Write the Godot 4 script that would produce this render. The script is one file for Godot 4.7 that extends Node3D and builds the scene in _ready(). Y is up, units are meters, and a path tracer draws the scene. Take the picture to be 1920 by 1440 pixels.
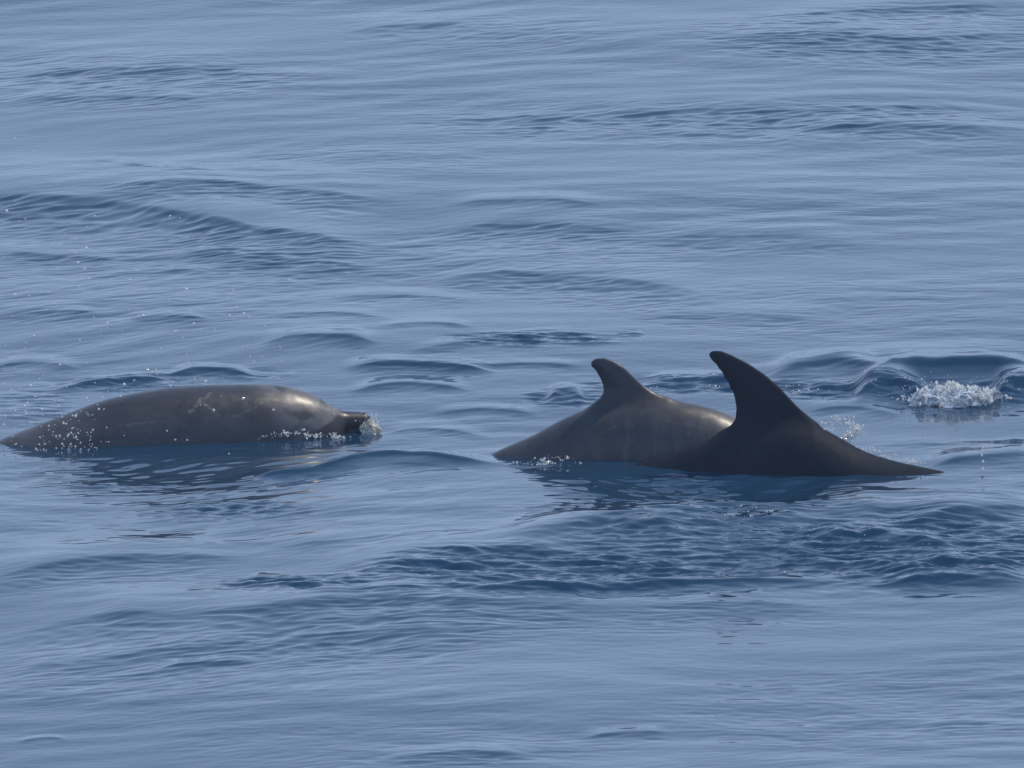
extends Node3D
# Three dolphins at the surface of a calm, rippled sea, seen from the deck of a boat with a long lens.

const STEP_X := 0.011          # the sea's mesh: metres between points where it is finest
const STEP_Z := 0.0100
const DRY := 0.045              # a beak-high drop

var xs: PackedFloat32Array
var zs: PackedFloat32Array
var hs: PackedFloat32Array      # the sea's height at every point of the grid
var calm: PackedFloat32Array    # how rippled it is there
var torn: PackedFloat32Array    # how churned it is there
var wander: FastNoiseLite

func _ready():
	# ---------------------------------------------------------------- camera
	var cam := Camera3D.new()
	cam.name = "camera"
	cam.position = Vector3(0.0000, 15.9881, 98.7136)
	cam.rotation_degrees = Vector3(-9.2, 0, 0)
	cam.fov = 1.587
	cam.near = 0.5
	cam.far = 9000.0
	add_child(cam)
	cam.current = true
	# ---------------------------------------------------------------- sky, exposure
	var sky_m := ProceduralSkyMaterial.new()
	sky_m.sky_top_color = Color(0.30, 0.47, 0.70)
	sky_m.sky_horizon_color = Color(0.755, 0.850, 0.980)
	sky_m.sky_curve = 0.5
	sky_m.sky_energy_multiplier = 1.24
	sky_m.ground_bottom_color = Color(0.05, 0.09, 0.15)
	sky_m.ground_horizon_color = Color(0.45, 0.53, 0.62)
	sky_m.sun_angle_max = 20.0
	var sky := Sky.new()
	sky.sky_material = sky_m
	var env := Environment.new()
	env.background_mode = Environment.BG_SKY
	env.sky = sky
	env.tonemap_mode = Environment.TONE_MAPPER_LINEAR
	env.tonemap_exposure = 0.685
	env.sdfgi_enabled = true
	env.ssao_enabled = true
	env.ssil_enabled = true
	var we := WorldEnvironment.new()
	we.name = "world_environment"
	we.environment = env
	env.fog_enabled = true
	env.fog_density = 0.0005
	env.fog_light_color = Color(0.66, 0.74, 0.86)
	add_child(we)
	# ---------------------------------------------------------------- sun: high, behind the animals and to the right
	var sun := DirectionalLight3D.new()
	sun.name = "sun"
	sun.rotation_degrees = Vector3(-54, 180 - 54, 0)
	sun.light_color = Color(1.0, 0.95, 0.87)
	sun.light_energy = 1.6
	sun.light_angular_distance = 0.5
	sun.shadow_enabled = true
	add_child(sun)
	# ---------------------------------------------------------------- the sea
	build_sea()
	# ---------------------------------------------------------------- the animals
	var cape := noise(7, 3.0, 3)
	var fine := noise(8, 22.0, 3)
	var d1 := animal("dolphin", [Vector2(-1.337, -0.333), Vector2(-1.124, -0.225), Vector2(-0.930, -0.113), Vector2(-0.794, -0.044), Vector2(-0.698, -0.003), Vector2(-0.581, 0.039), Vector2(-0.465, 0.079), Vector2(-0.310, 0.130), Vector2(-0.155, 0.157), Vector2(0.000, 0.170), Vector2(0.156, 0.170), Vector2(0.272, 0.166), Vector2(0.359, 0.154), Vector2(0.437, 0.128), Vector2(0.492, 0.095), Vector2(0.536, 0.057), Vector2(0.571, 0.010)], [], [Vector2(-1.28, 0.10), Vector2(-0.7, 0.15), Vector2(-0.2, 0.19), Vector2(0.2, 0.19), Vector2(0.38, 0.155), Vector2(0.55, 0.13)],
		0.95, [Vector2(0.470, 0.025), Vector2(0.624, 0.027), Vector2(0.466, -0.006), Vector2(0.622, -0.008), Vector2(0.373, 0.005)], -1.0, 0.76, -0.16, 0.22, 0.555, 0.0075, 0.34, func(p: Vector3) -> Color: return skin_pale(p, cape, fine))
	place(d1, Vector3(-1.142, 0.0, 1.107), 0.2094, "brown grey dolphin with its rounded head and short beak above water, no fin showing")
	var d2 := animal("dolphin", [Vector2(-0.910, -0.292), Vector2(-0.720, -0.158), Vector2(-0.635, -0.077), Vector2(-0.531, -0.027), Vector2(-0.436, 0.019), Vector2(-0.341, 0.061), Vector2(-0.265, 0.104), Vector2(-0.190, 0.140), Vector2(-0.118, 0.167), Vector2(-0.000, 0.184), Vector2(0.123, 0.186), Vector2(0.208, 0.177), Vector2(0.303, 0.154), Vector2(0.379, 0.123), Vector2(0.474, 0.073), Vector2(0.568, 0.012), Vector2(0.682, -0.081), Vector2(0.872, -0.254)], [Vector2(-0.138, 0.324), Vector2(-0.120, 0.338), Vector2(-0.087, 0.340), Vector2(-0.057, 0.330), Vector2(-0.023, 0.309), Vector2(0.011, 0.276), Vector2(0.049, 0.240), Vector2(0.087, 0.209), Vector2(0.132, 0.184), Vector2(0.170, 0.140), Vector2(-0.133, 0.121), Vector2(-0.118, 0.165), Vector2(-0.101, 0.188), Vector2(-0.091, 0.211), Vector2(-0.091, 0.232), Vector2(-0.101, 0.263), Vector2(-0.120, 0.296), Vector2(-0.137, 0.313)], [Vector2(-1.0, 0.09), Vector2(-0.45, 0.14), Vector2(0.0, 0.20), Vector2(0.3, 0.21), Vector2(1.0, 0.18)],
		0.72, [], -0.62, 0.62, -0.16, 0.42, 99.0, 0.0075, 0.36, func(p: Vector3) -> Color: return skin_mid(p, cape, fine))
	place(d2, Vector3(0.417, 0.0, 1.517), 0.0000, "brown grey dolphin with the shorter fin, partly behind the darkest dolphin")
	var d3 := animal("dolphin", [Vector2(-0.866, -0.192), Vector2(-0.673, -0.081), Vector2(-0.461, 0.007), Vector2(-0.365, 0.038), Vector2(-0.269, 0.072), Vector2(-0.183, 0.109), Vector2(-0.096, 0.127), Vector2(0.038, 0.162), Vector2(0.144, 0.150), Vector2(0.211, 0.120), Vector2(0.269, 0.089), Vector2(0.336, 0.058), Vector2(0.441, 0.029), Vector2(0.556, 0.008), Vector2(0.652, -0.010), Vector2(0.825, -0.052), Vector2(1.055, -0.131)], [Vector2(-0.233, 0.397), Vector2(-0.220, 0.407), Vector2(-0.189, 0.407), Vector2(-0.150, 0.393), Vector2(-0.093, 0.366), Vector2(-0.035, 0.330), Vector2(0.023, 0.282), Vector2(0.076, 0.226), Vector2(0.119, 0.184), Vector2(0.144, 0.154), Vector2(0.125, 0.069), Vector2(-0.211, 0.039), Vector2(-0.181, 0.113), Vector2(-0.150, 0.137), Vector2(-0.137, 0.164), Vector2(-0.133, 0.204), Vector2(-0.139, 0.241), Vector2(-0.146, 0.265), Vector2(-0.156, 0.276), Vector2(-0.162, 0.297), Vector2(-0.177, 0.312), Vector2(-0.181, 0.329), Vector2(-0.198, 0.346), Vector2(-0.202, 0.357), Vector2(-0.220, 0.372), Vector2(-0.229, 0.385)], [Vector2(-0.84, 0.09), Vector2(-0.4, 0.12), Vector2(0.1, 0.17), Vector2(0.45, 0.15), Vector2(1.0, 0.13)],
		0.86, [], -0.58, 0.80, -0.16, 0.46, 99.0, 0.0065, 0.14, func(p: Vector3) -> Color: return skin_dark(p, cape, fine))
	place(d3, Vector3(0.926, 0.0, 1.820), -0.1920, "near black dolphin with the tallest hooked back fin, nearest the camera")
	build_spray()

# ==================================================================== helpers
func noise(seed_: int, freq: float, oct := 1) -> FastNoiseLite:
	var n := FastNoiseLite.new()
	n.noise_type = FastNoiseLite.TYPE_SIMPLEX_SMOOTH
	n.seed = seed_
	n.frequency = freq
	if oct > 1:
		n.fractal_type = FastNoiseLite.FRACTAL_FBM
		n.fractal_octaves = oct
	else:
		n.fractal_type = FastNoiseLite.FRACTAL_NONE
	return n

func tag(o: Node3D, label: String, category: String, group := "", kind := "") -> void:
	o.set_meta("label", label)
	o.set_meta("category", category)
	if group: o.set_meta("group", group)
	if kind: o.set_meta("kind", kind)

func place(o: Node3D, at: Vector3, yaw: float, label: String) -> void:
	o.position = at
	o.rotation.y = yaw
	tag(o, label, "dolphin", "dolphins at the surface")

func mesh_of(v: PackedVector3Array, n: PackedVector3Array, c: PackedColorArray, idx: PackedInt32Array) -> ArrayMesh:
	var a := []
	a.resize(Mesh.ARRAY_MAX)
	a[Mesh.ARRAY_VERTEX] = v
	a[Mesh.ARRAY_NORMAL] = n
	if c.size(): a[Mesh.ARRAY_COLOR] = c
	a[Mesh.ARRAY_INDEX] = idx
	var m := ArrayMesh.new()
	m.add_surface_from_arrays(Mesh.PRIMITIVE_TRIANGLES, a)
	return m

func curve_at(pts: Array, x: float) -> float:      # a smooth line through the points, x rising
	var n := pts.size()
	if x <= pts[0].x: return pts[0].y + (x - pts[0].x) * (pts[1].y - pts[0].y) / (pts[1].x - pts[0].x)
	if x >= pts[n - 1].x: return pts[n - 1].y + (x - pts[n - 1].x) * (pts[n - 1].y - pts[n - 2].y) / (pts[n - 1].x - pts[n - 2].x)
	var k := 0
	while k < n - 2 and x > pts[k + 1].x: k += 1
	var p1: Vector2 = pts[k]
	var p2: Vector2 = pts[k + 1]
	var p0: Vector2 = pts[maxi(k - 1, 0)]
	var p3: Vector2 = pts[mini(k + 2, n - 1)]
	var w := p2.x - p1.x
	var m1 := (p2.y - p0.y) / maxf(p2.x - p0.x, 1e-4) * w
	var m2 := (p3.y - p1.y) / maxf(p3.x - p1.x, 1e-4) * w
	var t := (x - p1.x) / w
	var t2 := t * t
	var t3 := t2 * t
	return (2 * t3 - 3 * t2 + 1) * p1.y + (t3 - 2 * t2 + t) * m1 + (3 * t2 - 2 * t3) * p2.y + (t3 - t2) * m2

# ==================================================================== the sea
func axis(lo: float, hi: float, step: float, reach: float) -> PackedFloat32Array:
	# evenly spaced between lo and hi, ever wider beyond, out to the horizon
	var left := PackedFloat32Array()
	var s := step
	var p := lo
	while p > -reach:
		s *= 1.22
		p -= s
		left.append(p)
	left.reverse()
	p = lo
	while p < hi:
		left.append(p)
		p += step
	s = step
	while p < reach:
		left.append(p)
		s *= 1.22
		p += s
	return left

func crest(pts: Array, front: float, back: float, slope: float, ripple: float) -> void:
	# a wavelet: its crest runs through pts (x, z), it falls over front metres towards +z and rises over back metres from -z
	var x0: float = pts[0].x
	var x1: float = pts[pts.size() - 1].x
	var amp := slope * 2.0 * front / PI
	var nx := xs.size()
	for i in range(xs.bsearch(x0), mini(xs.bsearch(x1), nx - 1)):
		var x := xs[i]
		var t := (x - x0) / (x1 - x0)
		var e := smoothstep(0.0, 0.28, t) * smoothstep(1.0, 0.72, t)
		e *= 0.9 + 0.35 * wander.get_noise_2d(x * 2.6 + x0 * 31.0, x1 * 17.0 + front * 90.0)
		if e < 0.01: continue
		var zc := curve_at(pts, x) + front * 0.14 * wander.get_noise_2d(x * 1.1 + 50.0 + x1 * 13.0, front * 70.0)
		var f := front * (0.85 + 0.3 * wander.get_noise_2d(x * 1.5, 9.0 + x0 * 7.0))
		var ja := zs.bsearch(zc - back)
		var jb := mini(zs.bsearch(zc + f * 1.6), zs.size())
		for j in range(ja, jb):
			var u := (zs[j] - zc) / (f if zs[j] > zc else back)
			if u > -1.0 and u < 1.0:
				hs[j * nx + i] += amp * e * (0.5 + 0.5 * cos(PI * u) if u < 0.0 or slope < 0.0 else lip(u))
			if zs[j] > zc:
				calm[j * nx + i] += ripple * e * smoothstep(1.6, 0.8, u) * smoothstep(-0.1, 0.25, u)

func lip(u: float) -> float:       # falls steeply right behind its sharp crest, then runs out
	return (1.0 - u) * (1.0 - u) * (1.0 + 2.0 * u * smoothstep(0.25, 0.0, u))

func rough(cx: float, cz: float, rx: float, rz: float, strength: float) -> void:
	var nx := xs.size()
	for j in range(zs.bsearch(cz - rz), mini(zs.bsearch(cz + rz), zs.size())):
		var v := (zs[j] - cz) / rz
		for i in range(xs.bsearch(cx - rx), mini(xs.bsearch(cx + rx), nx)):
			var u := (xs[i] - cx) / rx
			var q := 1.0 - u * u - v * v
			if q > 0.0: torn[j * nx + i] += strength * minf(1.0, q * 1.6)

func ruffle(cx: float, cz: float, rx: float, rz: float, strength: float) -> void:
	var nx := xs.size()
	for j in range(zs.bsearch(cz - rz), mini(zs.bsearch(cz + rz), zs.size())):
		var v := (zs[j] - cz) / rz
		for i in range(xs.bsearch(cx - rx), mini(xs.bsearch(cx + rx), nx)):
			var u := (xs[i] - cx) / rx
			var q := 1.0 - u * u - v * v
			if q > 0.0: calm[j * nx + i] += strength * smoothstep(0.0, 0.6, q)

func build_sea() -> void:
	wander = noise(3, 1.0, 2)
	xs = axis(-2.7, 2.7, STEP_X, 3500.0)
	zs = axis(-9.9, 8.5, STEP_Z, 3500.0)
	var nx := xs.size()
	var nz := zs.size()
	hs.resize(nx * nz)
	calm.resize(nx * nz)
	torn.resize(nx * nz)
	crest([Vector2(-2.450, -4.446), Vector2(-1.925, -4.315), Vector2(-1.622, -4.185), Vector2(-1.319, -3.950), Vector2(-1.016, -3.639), Vector2(-0.716, -3.420), Vector2(-0.516, -3.292), Vector2(-0.337, -3.100)], 0.707, 1.273, 0.073, 1.30)
	crest([Vector2(-1.688, -4.499), Vector2(-1.327, -4.564), Vector2(-0.924, -4.525), Vector2(-0.622, -4.394), Vector2(-0.321, -4.263)], 0.522, 0.939, 0.056, 1.00)
	crest([Vector2(-1.308, -3.100), Vector2(-0.951, -2.998), Vector2(-0.673, -2.870), Vector2(-0.435, -2.718)], 0.507, 0.811, 0.043, 0.70)
	crest([Vector2(-0.280, -4.198), Vector2(0.080, -4.237), Vector2(0.380, -4.106)], 0.208, 0.333, 0.071, 0.30)
	crest([Vector2(-0.319, -3.614), Vector2(0.080, -3.808), Vector2(0.577, -3.549)], 0.578, 1.040, 0.034, 0.60)
	crest([Vector2(0.437, -3.420), Vector2(0.876, -3.485), Vector2(1.371, -3.356)], 0.384, 0.692, 0.042, 0.40)
	crest([Vector2(-0.354, -2.402), Vector2(0.079, -2.591), Vector2(0.472, -2.339), Vector2(0.824, -1.962)], 0.626, 1.001, 0.043, 0.70)
	crest([Vector2(0.371, -1.465), Vector2(0.762, -1.589), Vector2(1.249, -1.465)], 0.297, 0.474, 0.036, 0.40)
	crest([Vector2(0.666, -8.334), Vector2(1.126, -8.475), Vector2(1.646, -8.404), Vector2(2.087, -8.616)], 0.478, 0.765, 0.043, 0.90)
	crest([Vector2(0.921, -8.900), Vector2(1.448, -9.186), Vector2(2.099, -9.257)], 0.342, 0.547, 0.053, 0.70)
	crest([Vector2(-2.066, -7.495), Vector2(-1.676, -7.634), Vector2(-1.263, -7.703), Vector2(-0.911, -7.773)], 0.554, 0.886, 0.038, 0.80)
	crest([Vector2(-1.971, -6.805), Vector2(-1.458, -6.874), Vector2(-1.109, -6.805)], 0.328, 0.525, 0.042, 0.60)
	crest([Vector2(-0.491, -6.328), Vector2(0.082, -6.464), Vector2(0.697, -6.600), Vector2(1.312, -6.668), Vector2(2.049, -6.600)], 0.516, 0.825, 0.038, 0.80)
	crest([Vector2(1.000, -6.124), Vector2(1.510, -6.192), Vector2(2.040, -6.124)], 0.351, 0.561, 0.053, 0.70)
	crest([Vector2(-0.710, -8.616), Vector2(-0.335, -8.829), Vector2(0.084, -8.829)], 0.312, 0.498, 0.042, 0.60)
	crest([Vector2(-1.640, -5.319), Vector2(-1.332, -4.973), Vector2(-1.028, -4.854)], 0.159, 0.254, 0.048, 0.40)
	crest([Vector2(-1.963, -3.100), Vector2(-1.703, -2.998), Vector2(-1.404, -2.870)], 0.280, 0.392, 0.059, 0.50)
	crest([Vector2(-1.596, -2.465), Vector2(-1.303, -2.655), Vector2(-1.065, -2.591)], 0.152, 0.212, 0.059, 0.40)
	crest([Vector2(-1.933, -1.527), Vector2(-1.700, -1.613), Vector2(-1.485, -1.564)], 0.198, 0.277, 0.071, 0.40)
	crest([Vector2(-1.424, -1.415), Vector2(-1.288, -1.465), Vector2(-1.092, -1.428)], 0.198, 0.277, 0.095, 0.30)
	crest([Vector2(-0.931, -0.874), Vector2(-0.738, -0.996), Vector2(-0.466, -0.874)], 0.269, 0.376, 0.107, 0.40)
	crest([Vector2(-0.506, -1.242), Vector2(-0.312, -1.316), Vector2(-0.117, -1.218)], 0.148, 0.207, 0.071, 0.30)
	crest([Vector2(-0.426, -0.630), Vector2(-0.252, -0.788), Vector2(0.000, -0.972), Vector2(0.272, -1.193)], 0.147, 0.205, 0.083, 0.40)
	crest([Vector2(-0.937, -1.514), Vector2(-0.664, -1.589), Vector2(-0.429, -1.465)], 0.149, 0.208, 0.059, 0.40)
	crest([Vector2(-0.706, -1.962), Vector2(-0.393, -2.062), Vector2(-0.118, -1.962)], 0.200, 0.280, 0.048, 0.50)
	crest([Vector2(-0.637, -0.362), Vector2(-0.464, -0.411), Vector2(-0.270, -0.362), Vector2(-0.039, -0.241)], 0.218, 0.283, 0.180, 0.20)
	crest([Vector2(-1.253, -0.193), Vector2(-1.119, -0.290), Vector2(-0.906, -0.169)], 0.169, 0.220, 0.180, 0.20)
	crest([Vector2(-1.690, 0.180), Vector2(-1.500, 0.000), Vector2(-1.175, -0.120)], 0.192, 0.250, 0.131, 0.40)
	crest([Vector2(-1.911, -0.362), Vector2(-1.740, -0.484), Vector2(-1.544, -0.362)], 0.194, 0.252, 0.083, 0.40)
	crest([Vector2(-0.614, 0.180), Vector2(-0.385, 0.024), Vector2(-0.115, 0.180)], 0.192, 0.249, 0.107, 0.30)
	crest([Vector2(0.115, 0.300), Vector2(0.192, 0.216), Vector2(0.268, 0.324)], 0.239, 0.310, 0.156, 0.40)
	crest([Vector2(-0.193, -0.362), Vector2(0.077, -0.435), Vector2(0.290, -0.362)], 0.145, 0.189, 0.095, 0.30)
	crest([Vector2(-0.306, 0.657), Vector2(-0.115, 0.550), Vector2(0.115, 0.657)], 0.142, 0.185, 0.095, 0.20)
	crest([Vector2(-0.495, 1.071), Vector2(-0.305, 0.953), Vector2(-0.057, 1.130)], 0.188, 0.245, 0.071, 0.20)
	crest([Vector2(0.896, -0.145), Vector2(1.042, -0.314), Vector2(1.178, -0.386), Vector2(1.311, -0.265), Vector2(1.424, -0.048)], 0.361, 0.434, 0.156, 0.30)
	crest([Vector2(1.004, -0.362), Vector2(1.335, -0.581), Vector2(1.627, -0.678), Vector2(1.933, -0.484)], 0.291, 0.465, 0.071, 0.30)
	crest([Vector2(1.274, -0.362), Vector2(1.469, -0.459), Vector2(1.815, -0.362)], 0.194, 0.271, 0.095, 0.20)
	crest([Vector2(0.462, 0.024), Vector2(0.654, -0.048), Vector2(0.847, -0.024)], 0.216, 0.281, 0.143, 0.40)
	crest([Vector2(0.999, 0.180), Vector2(1.230, 0.096), Vector2(1.422, 0.096)], 0.192, 0.249, 0.131, 0.40)
	crest([Vector2(1.208, 0.336), Vector2(1.383, 0.168), Vector2(1.532, 0.479)], 0.357, 0.465, 0.229, 0.20)
	crest([Vector2(1.033, 0.598), Vector2(1.225, 0.527), Vector2(1.414, 0.693)], 0.214, 0.278, 0.071, 0.20)
	crest([Vector2(1.706, 0.384), Vector2(1.824, 0.192), Vector2(1.977, 0.240)], 0.381, 0.496, 0.267, 0.20)
	crest([Vector2(1.455, 1.796), Vector2(1.684, 1.657), Vector2(1.914, 1.517)], 0.325, 0.455, 0.119, 0.15)
	crest([Vector2(1.215, 1.365), Vector2(1.500, 1.283), Vector2(1.783, 1.400)], 0.140, 0.182, 0.048, 0.30)
	crest([Vector2(-1.018, 1.982), Vector2(-0.867, 2.005), Vector2(-0.717, 1.912), Vector2(-0.586, 1.750), Vector2(-0.473, 1.634), Vector2(-0.322, 1.634), Vector2(-0.151, 1.703), Vector2(0.000, 1.750)], 0.197, 0.236, 0.293, 0.05)
	crest([Vector2(-0.680, 1.889), Vector2(-0.454, 1.750), Vector2(-0.189, 1.796)], 0.185, 0.222, 0.083, 0.10)
	crest([Vector2(-1.123, 2.751), Vector2(-0.899, 2.671), Vector2(-0.673, 2.808)], 0.114, 0.148, 0.048, 0.50)
	crest([Vector2(1.086, 2.659), Vector2(1.313, 2.534), Vector2(1.575, 2.557), Vector2(1.874, 2.602)], 0.205, 0.287, 0.107, 0.10)
	crest([Vector2(-0.995, 4.286), Vector2(-0.481, 3.932), Vector2(0.074, 3.373), Vector2(0.541, 2.978), Vector2(1.009, 2.864), Vector2(1.478, 2.808), Vector2(2.041, 2.694)], 1.224, 0.612, 0.051, 0.70)
	crest([Vector2(0.279, 3.373), Vector2(0.410, 3.260), Vector2(0.614, 3.260)], 0.157, 0.189, 0.143, 0.50)
	crest([Vector2(0.074, 3.485), Vector2(0.354, 3.091), Vector2(0.636, 2.864), Vector2(0.916, 2.830), Vector2(1.120, 2.978)], 0.293, 0.411, 0.083, 0.60)
	crest([Vector2(0.948, 3.418), Vector2(1.190, 3.373), Vector2(1.375, 3.463), Vector2(1.577, 3.575)], 0.224, 0.269, 0.192, 0.40)
	crest([Vector2(1.343, 3.091), Vector2(1.569, 2.921), Vector2(1.890, 2.751)], 0.407, 0.529, 0.103, 0.60)
	crest([Vector2(1.071, 4.021), Vector2(1.331, 3.976), Vector2(1.553, 3.932), Vector2(1.831, 3.910)], 0.200, 0.239, 0.192, 0.40)
	crest([Vector2(1.252, 4.319), Vector2(1.511, 4.242), Vector2(1.843, 4.242)], 0.330, 0.462, 0.168, 0.10)
	crest([Vector2(-0.184, 4.550), Vector2(0.165, 4.463), Vector2(0.534, 4.375), Vector2(0.903, 4.286), Vector2(1.144, 4.154)], 0.176, 0.229, 0.156, 0.30)
	crest([Vector2(-0.947, 4.463), Vector2(-0.865, 4.330), Vector2(-0.736, 4.397), Vector2(-0.625, 4.463)], 0.176, 0.211, 0.107, 0.40)
	crest([Vector2(-1.029, 4.572), Vector2(-0.736, 4.441), Vector2(-0.294, 4.419), Vector2(0.166, 4.441), Vector2(0.626, 4.353), Vector2(1.180, 4.209), Vector2(1.901, 4.109)], 0.220, 0.264, 0.083, 0.90)
	crest([Vector2(1.230, 0.120), Vector2(1.426, -0.193), Vector2(1.620, -0.265), Vector2(1.812, -0.205), Vector2(1.982, -0.048)], 0.396, 0.476, 0.267, 0.10)
	crest([Vector2(-0.626, 4.319), Vector2(-0.369, 4.098), Vector2(-0.111, 4.043), Vector2(0.000, 4.098)], 0.155, 0.186, 0.131, 0.50)
	crest([Vector2(-0.296, 3.910), Vector2(-0.019, 3.731), Vector2(0.259, 3.709)], 0.156, 0.187, 0.095, 0.50)
	crest([Vector2(-0.770, 4.704), Vector2(-0.477, 4.616), Vector2(-0.184, 4.616)], 0.153, 0.199, 0.107, 0.30)
	crest([Vector2(-1.878, 4.319), Vector2(-1.661, 4.098), Vector2(-1.406, 3.887), Vector2(-1.166, 3.821), Vector2(-0.889, 3.798)], 0.486, 0.875, 0.064, 0.80)
	crest([Vector2(-0.853, 3.653), Vector2(-0.483, 3.429), Vector2(-0.112, 3.317)], 0.291, 0.465, 0.059, 0.50)
	crest([Vector2(-1.857, 5.410), Vector2(-1.642, 5.226), Vector2(-1.389, 5.031), Vector2(-1.025, 4.900), Vector2(-0.568, 4.769), Vector2(-0.110, 4.704), Vector2(0.349, 4.616)], 0.756, 0.907, 0.068, 0.70)
	crest([Vector2(-1.842, 6.212), Vector2(-1.378, 5.786), Vector2(-0.837, 5.464), Vector2(-0.292, 5.302), Vector2(0.164, 5.356)], 0.745, 0.895, 0.043, 0.55)
	crest([Vector2(-0.110, 4.813), Vector2(0.348, 4.726), Vector2(0.807, 4.682), Vector2(1.173, 4.759)], 0.435, 0.609, 0.051, 0.50)
	crest([Vector2(-1.211, 6.084), Vector2(-1.050, 5.978), Vector2(-0.852, 5.892)], 0.138, 0.166, 0.119, 0.30)
	crest([Vector2(0.214, 7.415), Vector2(0.357, 7.322), Vector2(0.536, 7.281)], 0.145, 0.188, 0.083, 0.40)
	crest([Vector2(1.322, 7.208), Vector2(1.503, 7.104), Vector2(1.788, 7.156)], 0.145, 0.189, 0.053, 0.50)
	crest([Vector2(-0.461, 7.827), Vector2(-0.195, 7.724), Vector2(0.107, 7.776)], 0.205, 0.266, 0.071, 0.50)
	crest([Vector2(-1.657, 7.467), Vector2(-1.552, 7.384), Vector2(-1.480, 7.426)], 0.083, 0.107, 0.071, 0.20)
	rough(0.636, 2.785, 0.711, 0.295, 0.50)
	rough(0.265, 1.750, 0.359, 0.104, 0.50)
	rough(0.981, 1.982, 0.585, 0.127, 0.50)
	rough(-1.252, 1.400, 0.626, 0.105, 0.40)
	rough(1.465, 3.653, 0.612, 0.831, 1.00)
	rough(0.724, 3.597, 0.612, 0.689, 0.75)
	rough(0.074, 4.154, 0.664, 0.506, 0.95)
	rough(-0.736, 4.419, 0.313, 0.220, 0.90)
	rough(0.654, 0.024, 0.462, 0.216, 0.90)
	rough(0.192, 0.300, 0.173, 0.215, 0.80)
	rough(1.152, 0.180, 0.250, 0.215, 0.90)
	rough(1.592, 0.300, 0.326, 0.381, 1.00)
	rough(-1.405, -0.024, 0.327, 0.216, 0.60)
	rough(-1.041, -0.241, 0.347, 0.145, 0.40)
	rough(0.078, -0.972, 0.369, 0.196, 0.80)
	rough(0.428, -1.070, 0.058, 0.123, 0.60)
	rough(-0.309, -0.362, 0.270, 0.145, 0.30)
	rough(-0.991, 2.808, 0.243, 0.159, 0.70)
	rough(-1.317, 2.236, 0.245, 0.115, 0.50)
	rough(-1.723, 0.479, 0.172, 0.474, 0.40)
	rough(1.553, 3.932, 0.370, 0.277, 0.50)
	crest([Vector2(0.226, 2.120), Vector2(0.546, 2.178), Vector2(0.866, 2.213), Vector2(1.204, 2.259)], 0.686, 0.393, -0.0687, 0.3)
	crest([Vector2(-1.588, 1.750), Vector2(-1.190, 1.796), Vector2(-0.756, 1.750), Vector2(-0.416, 1.634)], 0.578, 0.350, -0.0381, 0.3)
	ruffle(0.696, 2.293, 0.639, 0.549, 2.60)
	ruffle(-1.244, 2.005, 0.622, 0.632, 0.60)
	ruffle(-1.010, 2.808, 0.374, 0.340, 0.80)
	ruffle(1.438, -8.475, 0.876, 0.980, 0.55)
	ruffle(-1.568, -7.356, 0.867, 0.824, 0.50)
	ruffle(0.695, -6.287, 1.328, 0.607, 0.50)
	ruffle(-0.125, -8.616, 0.626, 0.564, 0.40)
	ruffle(-0.526, -5.319, 0.607, 0.530, 0.25)
	ruffle(0.079, -2.972, 0.832, 1.010, 0.35)
	ruffle(-1.396, -2.213, 0.786, 1.118, 0.40)
	ruffle(1.056, -1.713, 0.822, 0.864, 0.30)
	ruffle(-1.015, 5.892, 1.015, 0.951, 0.15)
	ruffle(0.620, 5.248, 0.912, 0.645, 0.10)
	ruffle(1.148, 6.843, 0.717, 0.932, 0.25)
	ruffle(-0.463, 7.570, 0.890, 0.512, 0.30)
	var swell := noise(11, 0.33, 2)
	var chop := noise(12, 1.0)
	var ripple := noise(13, 1.0)
	var ripple2 := noise(14, 1.0)
	var patch := noise(15, 1.0, 2)
	var churn := noise(16, 5.5, 4)
	var fade_x := PackedFloat32Array()
	for i in nx:
		var w := xs[mini(i + 1, nx - 1)] - xs[maxi(i - 1, 0)]
		fade_x.append(clampf(1.0 - (w * 0.5 - 0.02) / 0.12, 0.0, 1.0))
	for j in nz:
		var z := zs[j]
		var fz := clampf(1.0 - ((zs[mini(j + 1, nz - 1)] - zs[maxi(j - 1, 0)]) * 0.5 - 0.015) / 0.06, 0.0, 1.0)
		for i in nx:
			var k := j * nx + i
			var x := xs[i]
			var f := fz * fade_x[i]
			var h := 0.018 * swell.get_noise_2d(x * 0.6, z)
			if f > 0.0:
				var bend := z + 0.26 * x - 0.2 * sqrt(x * x + 0.3) + 0.25 * wander.get_noise_2d(x * 0.35, z * 0.35)
				var p := 0.55 + 0.9 * patch.get_noise_2d(x * 0.35 + 40.0, z * 0.5)
				p = maxf(p, 0.12)
				var r := 0.24 * p + 0.85 * calm[k]
				h += f * 0.0026 * chop.get_noise_2d(x * 1.9, bend * 3.2) * (0.4 + p)
				var a := ripple.get_noise_2d(x * 4.4, bend * 8.8)
				h += f * r * 0.0030 * (0.45 - 1.25 * sqrt(a * a + 0.003) + 0.5 * a)
				h += f * (0.3 + r) * 0.0008 * ripple2.get_noise_2d(x * 10.0, bend * 16.0)
				var t := torn[k]
				if t > 0.01:
					h += t * 0.015 * churn.get_noise_2d(x * 0.65, z * 1.7)
			hs[k] += h
	var v := PackedVector3Array()
	var n := PackedVector3Array()
	var idx := PackedInt32Array()
	v.resize(nx * nz)
	n.resize(nx * nz)
	idx.resize((nx - 1) * (nz - 1) * 6)
	var q := 0
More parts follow.
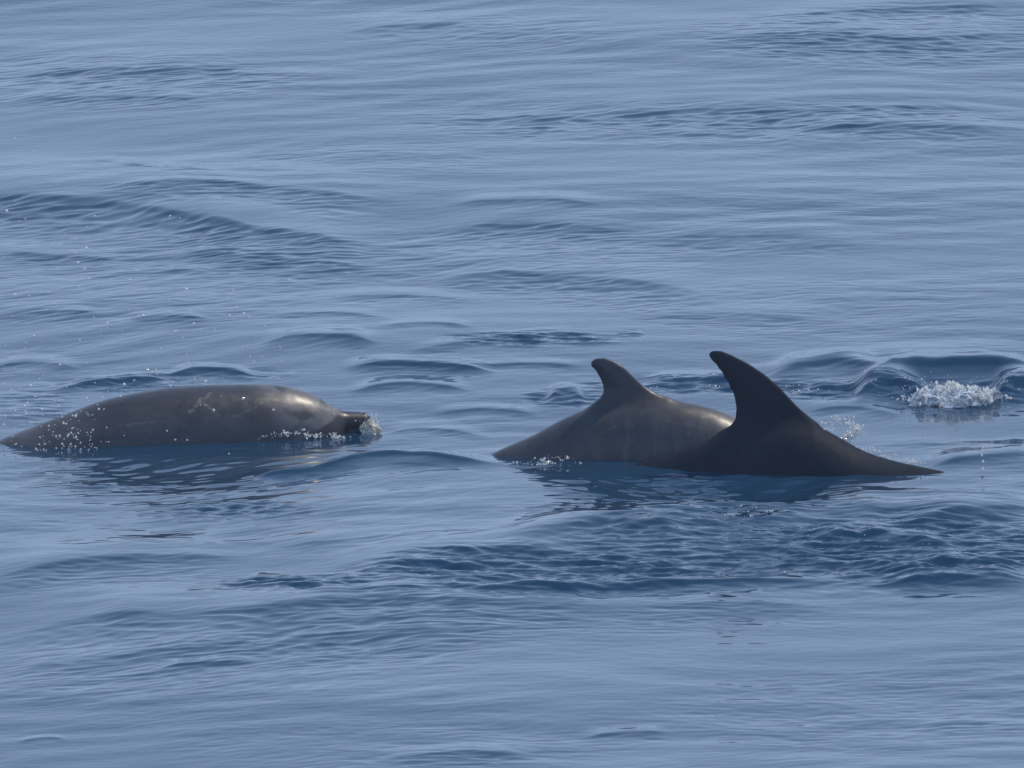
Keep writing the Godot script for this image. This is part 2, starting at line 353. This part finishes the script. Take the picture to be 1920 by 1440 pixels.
	for j in nz:
		var ja := maxi(j - 1, 0)
		var jb := mini(j + 1, nz - 1)
		var dz := zs[jb] - zs[ja]
		for i in nx:
			var ia := maxi(i - 1, 0)
			var ib := mini(i + 1, nx - 1)
			var k := j * nx + i
			v[k] = Vector3(xs[i], hs[k], zs[j])
			n[k] = Vector3(-(hs[j * nx + ib] - hs[j * nx + ia]) / (xs[ib] - xs[ia]), 1.0, -(hs[jb * nx + i] - hs[ja * nx + i]) / dz).normalized()
			if i < nx - 1 and j < nz - 1:
				idx[q] = k
				idx[q + 1] = k + 1
				idx[q + 2] = k + nx
				idx[q + 3] = k + 1
				idx[q + 4] = k + nx + 1
				idx[q + 5] = k + nx
				q += 6
	var o := MeshInstance3D.new()
	o.name = "sea"
	o.mesh = mesh_of(v, n, PackedColorArray(), idx)
	var m := StandardMaterial3D.new()
	m.albedo_color = Color(0.008, 0.036, 0.076).linear_to_srgb()
	m.roughness = 0.05
	m.metallic_specular = 0.354
	o.material_override = m
	tag(o, "deep blue rippled sea with low wavelets and churned wakes around the dolphins", "sea", "", "structure")
	add_child(o, true)

func sea_height(x: float, z: float) -> float:
	var i := clampi(xs.bsearch(x), 1, xs.size() - 1)
	var j := clampi(zs.bsearch(z), 1, zs.size() - 1)
	return hs[j * xs.size() + i]

# ==================================================================== the animals
func scar(p: Vector3, a: Vector2, b: Vector2, wide: float, n: FastNoiseLite) -> float:      # a pale scratch from a to b, worn in places
	if p.z < 0.0: return 0.0
	var q := Vector2(p.x, p.y + 0.006 * n.get_noise_2d(p.x * 2.0, a.x * 40.0))
	var ab := b - a
	var d := (q - a - ab * clampf((q - a).dot(ab) / ab.length_squared(), 0, 1)).length()
	return smoothstep(wide, wide * 0.3, d) * smoothstep(-0.35, 0.3, n.get_noise_2d(p.x * 2.0, p.y * 2.0))

func skin_pale(p: Vector3, cape: FastNoiseLite, fine: FastNoiseLite) -> Color:
	var up := smoothstep(0.03, 0.14, p.y + 0.05 * cape.get_noise_3d(p.x * 1.5, p.y, p.z))
	var c := Color(0.066, 0.065, 0.069).lerp(Color(0.034, 0.034, 0.038), up)
	# a paler, blotched forehead, pale scratches on the flank, a dark beak
	var head := smoothstep(0.22, 0.36, p.x + 0.5 * (p.y - 0.08)) * smoothstep(0.55, 0.47, p.x) * smoothstep(-0.30, 0.22, fine.get_noise_3d(p.x * 0.4, p.y * 0.8, 0.0) + 0.12)
	c = c.lerp(Color(0.155, 0.146, 0.145), head * 0.8)
	var pale := maxf(scar(p, Vector2(-0.04, 0.10), Vector2(0.01, 0.135), 0.0055, fine), scar(p, Vector2(0.01, 0.137), Vector2(0.07, 0.085), 0.005, fine))
	pale = maxf(pale, 0.8 * scar(p, Vector2(0.0, 0.13), Vector2(0.055, 0.158), 0.005, fine))
	pale = maxf(pale, 0.6 * scar(p, Vector2(0.12, 0.08), Vector2(0.26, 0.13), 0.0045, fine))
	pale = maxf(pale, 0.6 * scar(p, Vector2(-0.30, 0.06), Vector2(-0.16, 0.075), 0.004, fine))
	pale = maxf(pale, 0.5 * scar(p, Vector2(0.16, 0.135), Vector2(0.20, 0.10), 0.005, fine))
	pale = maxf(pale, 1.1 * scar(p, Vector2(0.42, 0.115), Vector2(0.525, 0.062), 0.012, fine))
	c = c.lerp(Color(0.22, 0.207, 0.20), 0.65 * pale)
	var beak := maxf(smoothstep(0.515, 0.54, p.x - 0.6 * maxf(0.0, p.y - 0.04)), smoothstep(0.0, 0.012, 0.0 + (p.x - 0.37) * 0.42 - p.y) * smoothstep(0.36, 0.42, p.x))
	c = c.lerp(Color(0.030, 0.026, 0.028), beak * 0.95)
	return c * (1.0 + 0.24 * fine.get_noise_3d(p.x * 0.8, p.y * 1.4, p.z) + 0.22 * fine.get_noise_3d(p.x * 2.2, p.y * 3.0, p.z * 3.0) + 0.22 * cape.get_noise_3d(p.x * 2.0, p.y * 4.0, p.z))

func skin_mid(p: Vector3, cape: FastNoiseLite, fine: FastNoiseLite) -> Color:
	var up := smoothstep(0.0, 0.22, p.y - 0.1 * smoothstep(0.0, 0.5, p.x) + 0.05 * cape.get_noise_3dv(p))
	var c := Color(0.061, 0.059, 0.061).lerp(Color(0.042, 0.040, 0.042), up)
	c = c.lerp(Color(0.105, 0.094, 0.088), 0.6 * smoothstep(0.16, 0.42, p.x) * smoothstep(0.2, 0.10, p.y))
	var streak := smoothstep(0.05, 0.45, fine.get_noise_2d(p.x * 1.6, p.y * 0.18)) * smoothstep(0.16, 0.04, p.y) * smoothstep(-0.25, -0.05, p.x)
	c = c.lerp(Color(0.15, 0.14, 0.135), 0.35 * streak)
	c = c.lerp(Color(0.15, 0.14, 0.135), 0.4 * maxf(scar(p, Vector2(-0.12, 0.08), Vector2(-0.03, 0.12), 0.006, fine), scar(p, Vector2(0.1, 0.14), Vector2(0.28, 0.10), 0.005, fine)))
	return c * (1.0 + 0.18 * fine.get_noise_3dv(p) + 0.25 * cape.get_noise_3d(p.x * 3.0, p.y, p.z))

func skin_dark(p: Vector3, cape: FastNoiseLite, fine: FastNoiseLite) -> Color:
	var c := Color(0.0155, 0.0180, 0.0250)
	c = c.lerp(Color(0.035, 0.036, 0.042), 0.5 * maxf(scar(p, Vector2(-0.02, 0.20), Vector2(0.03, 0.30), 0.004, fine), scar(p, Vector2(0.0, 0.12), Vector2(0.14, 0.09), 0.004, fine)))
	return c * (1.0 + 0.25 * fine.get_noise_3dv(p) + 0.3 * cape.get_noise_3dv(p))

func animal(called: String, top: Array, fin: Array, girth: Array, flat: float, beak: Array, u0: float, u1: float, y0: float, y1: float, snout: float, cell: float, wet: float, skin: Callable) -> MeshInstance3D:
	# one continuous body: an oval trunk under the line of its back, the back fin grown out of it, the beak grown out of the head
	var nx := int((u1 - u0) / cell) + 1
	var ny := int((y1 - y0) / cell) + 1
	var half := 0.225
	var nz := int(2 * half / cell) + 1
	var f := PackedFloat32Array()
	f.resize(nx * ny * nz)
	var poly := PackedVector2Array()
	for p in fin: poly.append(p)
	var np := poly.size()
	var lo := Vector2(9, 9)
	var hi := Vector2(-9, -9)
	for p in poly:
		lo = lo.min(p)
		hi = hi.max(p)
	for i in nx:
		var u := u0 + i * cell
		var t := curve_at(top, u)
		var lean := (curve_at(top, u + 0.01) - curve_at(top, u - 0.01)) / 0.02
		var r := curve_at(girth, u)
		if u > snout - 0.16:
			var e := (u - snout + 0.16) / 0.16
			r *= sqrt(maxf(1.0 - e * e * 0.98, 0.02)) if e < 1.0 else 0.1
		var ry := maxf(r, 0.004)
		var rz := maxf(r * flat, 0.004)
		var yc := t - ry
		var steep := 1.0 / sqrt(1.0 + lean * lean)
		var thin := minf(ry, rz)
		for j in ny:
			var y := y0 + j * cell
			var a := (y - yc) / ry
			a *= a
			var d2 := 9.0
			if np and u > lo.x - 0.06 and u < hi.x + 0.06 and y > lo.y - 0.06:
				d2 = 1e9
				var p := Vector2(u, y)
				var inside := false
				var b := poly[np - 1]
				for q in poly:
					var ab := q - b
					var w := p - b
					d2 = minf(d2, (w - ab * clampf(w.dot(ab) / ab.length_squared(), 0, 1)).length_squared())
					if (q.y > y) != (b.y > y) and u < (b.x - q.x) * (y - q.y) / (b.y - q.y) + q.x: inside = not inside
					b = q
				d2 = -sqrt(d2) if inside else sqrt(d2)
			var wide := 0.004 + 0.022 * (1.0 - exp(maxf(0.0, -d2) / -0.05)) if d2 < 0.0 else 0.004
			var melt := 0.05
			for k in nz:
				var z := k * cell - half
				var d := (sqrt(a + z * z / (rz * rz)) - 1.0) * thin * steep
				if u > snout: d = maxf(d, u - snout)
				if d2 < 0.2:
					var ox := d2 + 0.006
					var oz := absf(z) - wide
					var df := Vector2(maxf(ox, 0.0), maxf(oz, 0.0)).length() + minf(maxf(ox, oz), 0.0) - 0.006
					var h := maxf(melt - absf(d - df), 0.0) / melt
					d = minf(d, df) - h * h * melt * 0.25
				if beak.size() and u > 0.36:
					var p3 := Vector3(u, y, z * 0.82)
					var up := capsule(p3, beak[0], beak[1], 0.045, 0.029)
					var down := capsule(p3, beak[2], beak[3], 0.036, 0.023)
					var jaws := minf(up, down)
					var m2 := 0.022
					var h2 := maxf(m2 - absf(d - jaws), 0.0) / m2
					d = minf(d, jaws) - h2 * h2 * m2 * 0.25
				f[(i * ny + j) * nz + k] = d
	var o := MeshInstance3D.new()
	o.name = called
	o.mesh = nets(f, nx, ny, nz, Vector3(u0, y0, -half), cell, skin)
	var m := StandardMaterial3D.new()
	m.vertex_color_use_as_albedo = true
	m.roughness = 0.42 if wet > 0.3 else 0.58
	m.metallic_specular = wet
	if wet > 0.3:
		m.clearcoat_enabled = true
		m.clearcoat = 0.14
		m.clearcoat_roughness = 0.3
	o.material_override = m
	add_child(o, true)
	return o

func capsule(p: Vector3, a2: Vector2, b2: Vector2, ra: float, rb: float) -> float:
	var a := Vector3(a2.x, a2.y, 0)
	var ab := Vector3(b2.x, b2.y, 0) - a
	var t := clampf((p - a).dot(ab) / ab.length_squared(), 0, 1)
	return (p - a - ab * t).length() - lerpf(ra, rb, t)

func nets(f: PackedFloat32Array, nx: int, ny: int, nz: int, at: Vector3, cell: float, skin: Callable) -> ArrayMesh:
	var ids := PackedInt32Array()
	ids.resize(nx * ny * nz)
	ids.fill(-1)
	var v := PackedVector3Array()
	var n := PackedVector3Array()
	var c := PackedColorArray()
	var idx := PackedInt32Array()
	var sx := ny * nz
	var off := [0, sx, nz, sx + nz, 1, sx + 1, nz + 1, sx + nz + 1]
	var edges := [0, 1, 2, 3, 4, 5, 6, 7, 0, 2, 1, 3, 4, 6, 5, 7, 0, 4, 1, 5, 2, 6, 3, 7]
	var corner := []
	var film := noise(21, 26.0, 2)
	for k in 8: corner.append(Vector3(k & 1, (k >> 1) & 1, k >> 2))
	for i in nx - 1:
		for j in ny - 1:
			for k in nz - 1:
				var b := (i * ny + j) * nz + k
				var first := f[b]
				if absf(first) > cell * 4.0: continue
				var neg := 0
				for q in 8:
					if f[b + off[q]] < 0.0: neg += 1
				if neg == 0 or neg == 8: continue
				var s := Vector3.ZERO
				var cnt := 0
				for e in 12:
					var p: int = edges[2 * e]
					var r: int = edges[2 * e + 1]
					var fp := f[b + off[p]]
					var fr := f[b + off[r]]
					if (fp < 0.0) != (fr < 0.0):
						s += corner[p].lerp(corner[r], fp / (fp - fr))
						cnt += 1
				s /= cnt
				var gx := 0.0
				var gy := 0.0
				var gz := 0.0
				for q in 4:
					gx += f[b + off[2 * q + 1]] - f[b + off[2 * q]]
					gz += f[b + off[q + 4]] - f[b + off[q]]
				gy = f[b + off[2]] - f[b] + f[b + off[3]] - f[b + off[1]] + f[b + off[6]] - f[b + off[4]] + f[b + off[7]] - f[b + off[5]]
				ids[b] = v.size()
				var w := at + (Vector3(i, j, k) + s) * cell
				v.append(w)
				var wet_film := 0.05 * Vector3(film.get_noise_3dv(w), film.get_noise_3d(w.x, w.y, w.z + 7.0), film.get_noise_3d(w.x, w.y + 7.0, w.z))
				n.append((Vector3(gx, gy, gz).normalized() + wet_film).normalized())
				c.append(skin.call(w))
	for i in range(1, nx - 1):
		for j in range(1, ny - 1):
			for k in range(1, nz - 1):
				var b := (i * ny + j) * nz + k
				if absf(f[b]) > cell * 2.0: continue
				var neg := f[b] < 0.0
				if neg != (f[b + sx] < 0.0): quad(idx, ids[b - nz - 1], ids[b - nz], ids[b], ids[b - 1], neg)
				if neg != (f[b + nz] < 0.0): quad(idx, ids[b - sx - 1], ids[b - 1], ids[b], ids[b - sx], neg)
				if neg != (f[b + 1] < 0.0): quad(idx, ids[b - sx - nz], ids[b - sx], ids[b], ids[b - nz], neg)
	return mesh_of(v, n, c, idx)

func quad(idx: PackedInt32Array, a: int, b: int, c: int, d: int, flip: bool) -> void:
	if a < 0 or b < 0 or c < 0 or d < 0: return
	if flip: idx.append_array(PackedInt32Array([a, b, c, a, c, d]))
	else: idx.append_array(PackedInt32Array([a, c, b, a, d, c]))

# ==================================================================== spray
var beads: Array
var rng := RandomNumberGenerator.new()

func blob(seed_: int, m: Material) -> ArrayMesh:      # one drop, pulled out of round
	var ball := SphereMesh.new()
	ball.radius = 1.0
	ball.height = 2.0
	ball.radial_segments = 10
	ball.rings = 6
	var a := ball.get_mesh_arrays()
	var n := noise(seed_, 0.7)
	var v: PackedVector3Array = a[Mesh.ARRAY_VERTEX]
	for k in v.size(): v[k] *= 1.0 + 0.7 * n.get_noise_3dv(v[k])
	a[Mesh.ARRAY_VERTEX] = v
	var st := SurfaceTool.new()
	st.create_from_arrays(a)
	st.generate_normals()
	st.set_material(m)
	return st.commit()

func drops(called: String, parent: Node, places: Array) -> MultiMeshInstance3D:   # places: [position, radius, stretch]
	var mm := MultiMesh.new()
	mm.transform_format = MultiMesh.TRANSFORM_3D
	mm.mesh = beads[rng.randi() % beads.size()]
	mm.instance_count = places.size()
	for k in places.size():
		var r: float = places[k][1]
		var turned := Basis.from_euler(Vector3(rng.randf_range(-0.9, 0.9), rng.randf() * 6.0, rng.randf_range(-0.9, 0.9)))
		mm.set_instance_transform(k, Transform3D(turned * Basis.from_scale(Vector3(r * rng.randf_range(0.7, 1.2), r * places[k][2], r)), places[k][0]))
	var o := MultiMeshInstance3D.new()
	o.name = called
	o.multimesh = mm
	o.set_meta("kind", "stuff")
	parent.add_child(o, true)
	return o

func along(pts: Array, t: float) -> Vector3:
	var s := t * (pts.size() - 1)
	var k := mini(int(s), pts.size() - 2)
	return pts[k].lerp(pts[k + 1], s - k)

func scatter(pts: Array, clumps: int, each: int, spread: Vector3, rmin: float, rmax: float, tight := 0.005) -> Array:
	# clumps of drops along a line, no two alike
	var out := []
	for c in clumps:
		var mid := along(pts, rng.randf()) + Vector3(rng.randfn() * spread.x, rng.randfn() * spread.y, rng.randfn() * spread.z)
		var many := 1 + int(each * 2.0 * pow(rng.randf(), 1.6))
		var size := tight * rng.randf_range(0.5, 1.6)
		for k in many:
			var p := mid + Vector3(rng.randfn() * size * 1.5, rng.randfn() * size * 0.6, rng.randfn() * size)
			p.y = maxf(p.y, sea_height(p.x, p.z) + 0.001)
			out.append([p, lerpf(rmin, rmax, pow(rng.randf(), 3.0)), rng.randf_range(0.8, 2.2)])
	return out

func froth(size: Vector3, amp: float, freq: float, seed_: int, nu: int, nv: int) -> ArrayMesh:
	# a torn dome of water
	var nn := noise(seed_, freq, 4)
	var v := PackedVector3Array()
	var n := PackedVector3Array()
	var idx := PackedInt32Array()
	for j in nv + 1:
		for i in nu + 1:
			var a := TAU * i / nu
			var b := PI * (j / float(nv)) * 0.62
			var d := Vector3(sin(b) * cos(a), cos(b), sin(b) * sin(a))
			var p := d * size
			var push := Vector3(nn.get_noise_3dv(p + Vector3(9, 0, 0)), nn.get_noise_3dv(p + Vector3(0, 9, 0)), nn.get_noise_3dv(p + Vector3(0, 0, 9)))
			v.append(p + amp * (push + d * 0.5 * nn.get_noise_3dv(p * 2.1)))
			n.append(Vector3.ZERO)
	for j in nv:
		for i in nu:
			var k := j * (nu + 1) + i
			for tri in [[k, k + 1, k + nu + 1], [k + 1, k + nu + 2, k + nu + 1]]:
				var cr := (v[tri[2]] - v[tri[0]]).cross(v[tri[1]] - v[tri[0]])
				for q in tri:
					idx.append(q)
					n[q] += cr
	for j in nv + 1:
		var k := j * (nu + 1)
		var s := n[k] + n[k + nu]
		n[k] = s
		n[k + nu] = s
	for q in n.size():
		n[q] = n[q].normalized() if n[q].length() > 0 else Vector3.UP
	return mesh_of(v, n, PackedColorArray(), idx)

func build_spray() -> void:
	rng.seed = 4711
	var dm := StandardMaterial3D.new()
	dm.albedo_color = Color(0.97, 0.97, 0.96)
	dm.roughness = 0.08
	dm.metallic_specular = 0.5
	dm.backlight_enabled = true
	dm.backlight = Color(1.0, 1.0, 1.0)
	beads = []
	for k in 4: beads.append(blob(90 + k, dm))
	var wm := StandardMaterial3D.new()
	wm.albedo_color = Color(0.93, 0.94, 0.94)
	wm.roughness = 0.04
	wm.albedo_color.a = 0.5
	wm.refraction_enabled = true
	wm.refraction_scale = 0.033

	# a fine spray hanging in the air over the pale dolphin's back
	var list := []
	while list.size() < 280:
		var far := rng.randf()
		var p := Vector3(-1.95 + 1.15 * far * far, 0.02 + 1.2 * pow(rng.randf(), 2.2) * (1.0 - 0.6 * far), 0.9 + rng.randfn() * 0.5)
		list.append([p, lerpf(0.0018, 0.0048, pow(rng.randf(), 3.0)), 1.1])
	list.append_array(scatter([Vector3(-1.710, 0.002, 1.418), Vector3(-1.597, 0.041, 1.393), Vector3(-1.559, 0.011, 1.385), Vector3(-1.597, -0.017, 1.393), Vector3(-1.634, 0.061, 1.401), Vector3(-1.483, 0.085, 1.369), Vector3(-1.710, 0.045, 1.418)], 60, 2, Vector3(0.07, 0.035, 0.03), 0.0012, 0.0036, 0.008))
	tag(drops("water_spray", self, list), "loose spray of tiny drops hanging over the left dolphin's arched back", "spray", "", "stuff")

	# the big splash behind the dark dolphin
	var s := Node3D.new()
	s.name = "splash"
	s.position = Vector3(1.599, 0.0, 0.443)
	s.position.y = sea_height(s.position.x, s.position.z)
	add_child(s, true)
	tag(s, "low white crown of splashing water by itself, behind the tall fin", "splash", "splashes and spray")
	var o := MeshInstance3D.new()
	o.name = "water_crown"
	o.mesh = froth(Vector3(0.180, 0.048, 0.07), 0.040, 15.0, 31, 300, 110)
	o.position.y = -0.006
	o.material_override = wm
	s.add_child(o, true)
	list = []
	var lumps := noise(77, 22.0, 2)
	while list.size() < 700:
		var a := rng.randf() * TAU
		var b := rng.randf() * 1.6
		var q := Vector3(sin(b) * cos(a) * 0.185, cos(b) * 0.060, sin(b) * sin(a) * 0.085)
		var thick := lumps.get_noise_3dv(q)
		if thick < rng.randf_range(-0.25, 0.35): continue
		q *= 0.97 + 0.35 * maxf(thick, 0.0) * rng.randf()
		q.y += 0.02 * maxf(thick, 0.0) * rng.randf()
		list.append([q, lerpf(0.0009, 0.0036, pow(rng.randf(), 3.0)), rng.randf_range(0.8, 3.2)])
	for k in 60:
		list.append([Vector3(rng.randfn() * 0.16, 0.03 + absf(rng.randfn()) * 0.035, rng.randfn() * 0.07), rng.randf_range(0.0008, 0.002), 1.2])
	drops("droplet", s, list)

	# the beak's bow splash
	s = Node3D.new()
	s.name = "splash"
	var tip: Array = [Vector3(-0.511, 0.032, 1.003), Vector3(-0.499, 0.012, 1.000), Vector3(-0.511, -0.008, 1.003), Vector3(-0.528, 0.042, 1.006)]
	s.position = tip[1]
	add_child(s, true)
	tag(s, "small frothy splash clinging to the tip of the dolphin's beak", "splash", "splashes and spray")
	o = MeshInstance3D.new()
	o.name = "water_crown"
	o.mesh = froth(Vector3(0.028, 0.034, 0.042), 0.034, 26.0, 32, 90, 50)
	o.position = Vector3(-0.010, -0.022, 0.012)
	var fm := StandardMaterial3D.new()
	fm.albedo_color = Color(0.90, 0.88, 0.83)
	fm.roughness = 0.15
	fm.backlight_enabled = true
	fm.backlight = Color(0.7, 0.68, 0.62)
	o.material_override = fm
	s.add_child(o, true)
	list = scatter(tip, 80, 4, Vector3(0.013, 0.011, 0.026), 0.0008, 0.0028, 0.006)
	for d in list: d[0] -= s.position
	drops("droplet", s, list)
	tag(drops("water_spray", self, scatter([Vector3(-0.917, 0.002, 1.229), Vector3(-0.866, 0.008, 1.218), Vector3(-0.838, 0.014, 1.212), Vector3(-0.790, 0.019, 1.202), Vector3(-0.758, 0.025, 1.195), Vector3(-0.733, 0.011, 1.190), Vector3(-0.686, 0.003, 1.180), Vector3(-0.648, 0.004, 1.172), Vector3(-0.610, -0.005, 1.164), Vector3(-0.581, -0.006, 1.158)], 62, 5, Vector3(0.012, 0.004, 0.010), 0.0008, 0.0034)), "bright beads of water along the waterline under the dolphin's beak", "spray", "", "stuff")
	tag(drops("water_spray", self, scatter([Vector3(0.000, 0.000, 1.717), Vector3(0.047, -0.015, 1.717), Vector3(0.095, -0.019, 1.717), Vector3(0.133, -0.019, 1.717), Vector3(0.161, -0.027, 1.717), Vector3(0.104, 0.006, 1.717), Vector3(0.161, 0.006, 1.717), Vector3(0.171, -0.004, 1.717)], 30, 4, Vector3(0.03, 0.010, 0.02), 0.0009, 0.0036)), "beads of water at the tail end of the short-finned dolphin", "spray", "", "stuff")
	list = scatter([Vector3(1.087, 0.166, 1.821), Vector3(1.118, 0.136, 1.827), Vector3(1.161, 0.107, 1.835), Vector3(1.218, 0.074, 1.846), Vector3(1.302, 0.047, 1.863), Vector3(1.378, 0.030, 1.877), Vector3(1.453, 0.017, 1.892)], 46, 4, Vector3(0.012, 0.006, 0.01), 0.0009, 0.003)
	list.append_array(scatter([Vector3(1.125, 0.148, 1.798), Vector3(1.161, 0.168, 1.805), Vector3(1.202, 0.150, 1.813), Vector3(1.219, 0.122, 1.817), Vector3(1.238, 0.136, 1.820), Vector3(1.208, 0.105, 1.814), Vector3(1.180, 0.108, 1.809), Vector3(1.189, 0.093, 1.811)], 95, 4, Vector3(0.008, 0.008, 0.01), 0.0010, 0.0034))
	tag(drops("water_spray", self, list), "arc of fine drops rising behind the dark dolphin's shoulder", "spray", "", "stuff")
	tag(drops("water_spray", self, [[Vector3(1.664, 0.086, 1.959), 0.0042, 1.2], [Vector3(1.662, 0.062, 1.959), 0.003, 1.3], [Vector3(1.666, 0.04, 1.959), 0.0042, 1.1], [Vector3(1.664, 0.012, 1.959), 0.005, 1.2]]), "three drops falling in a row beyond the dark dolphin's tail", "spray", "", "stuff")
	list = scatter([Vector3(0.803, 0.0, 2.944), Vector3(0.914, 0.0, 3.091), Vector3(1.061, 0.0, 3.283), Vector3(1.189, 0.0, 3.429), Vector3(1.411, 0.0, 3.553), Vector3(1.567, 0.0, 3.091), Vector3(1.734, 0.0, 3.091), Vector3(1.746, 0.0, 3.485), Vector3(1.404, 0.0, 3.999), Vector3(1.108, 0.0, 4.065), Vector3(0.961, 0.0, 3.932)], 40, 4, Vector3(0.09, 0.0, 0.10), 0.0010, 0.0034, 0.008)
	for d in list: d[0].y = sea_height(d[0].x, d[0].z) + 0.0005
	tag(drops("foam_flecks", self, list), "small white flecks of foam on the churned wake in the foreground", "foam", "", "stuff")
	list = scatter([Vector3(0.519, 0.0, 0.024), Vector3(0.672, 0.0, 0.120), Vector3(0.846, 0.0, 0.096), Vector3(0.999, 0.0, 0.120), Vector3(1.075, 0.0, 0.180), Vector3(1.229, 0.0, 0.144), Vector3(1.384, 0.0, 0.096)], 30, 4, Vector3(0.07, 0.0, 0.06), 0.0010, 0.0032, 0.007)
	for d in list: d[0].y = sea_height(d[0].x, d[0].z) + 0.001
	tag(drops("foam_flecks", self, list), "small white flecks of foam on the rough water behind the fins", "foam", "", "stuff")
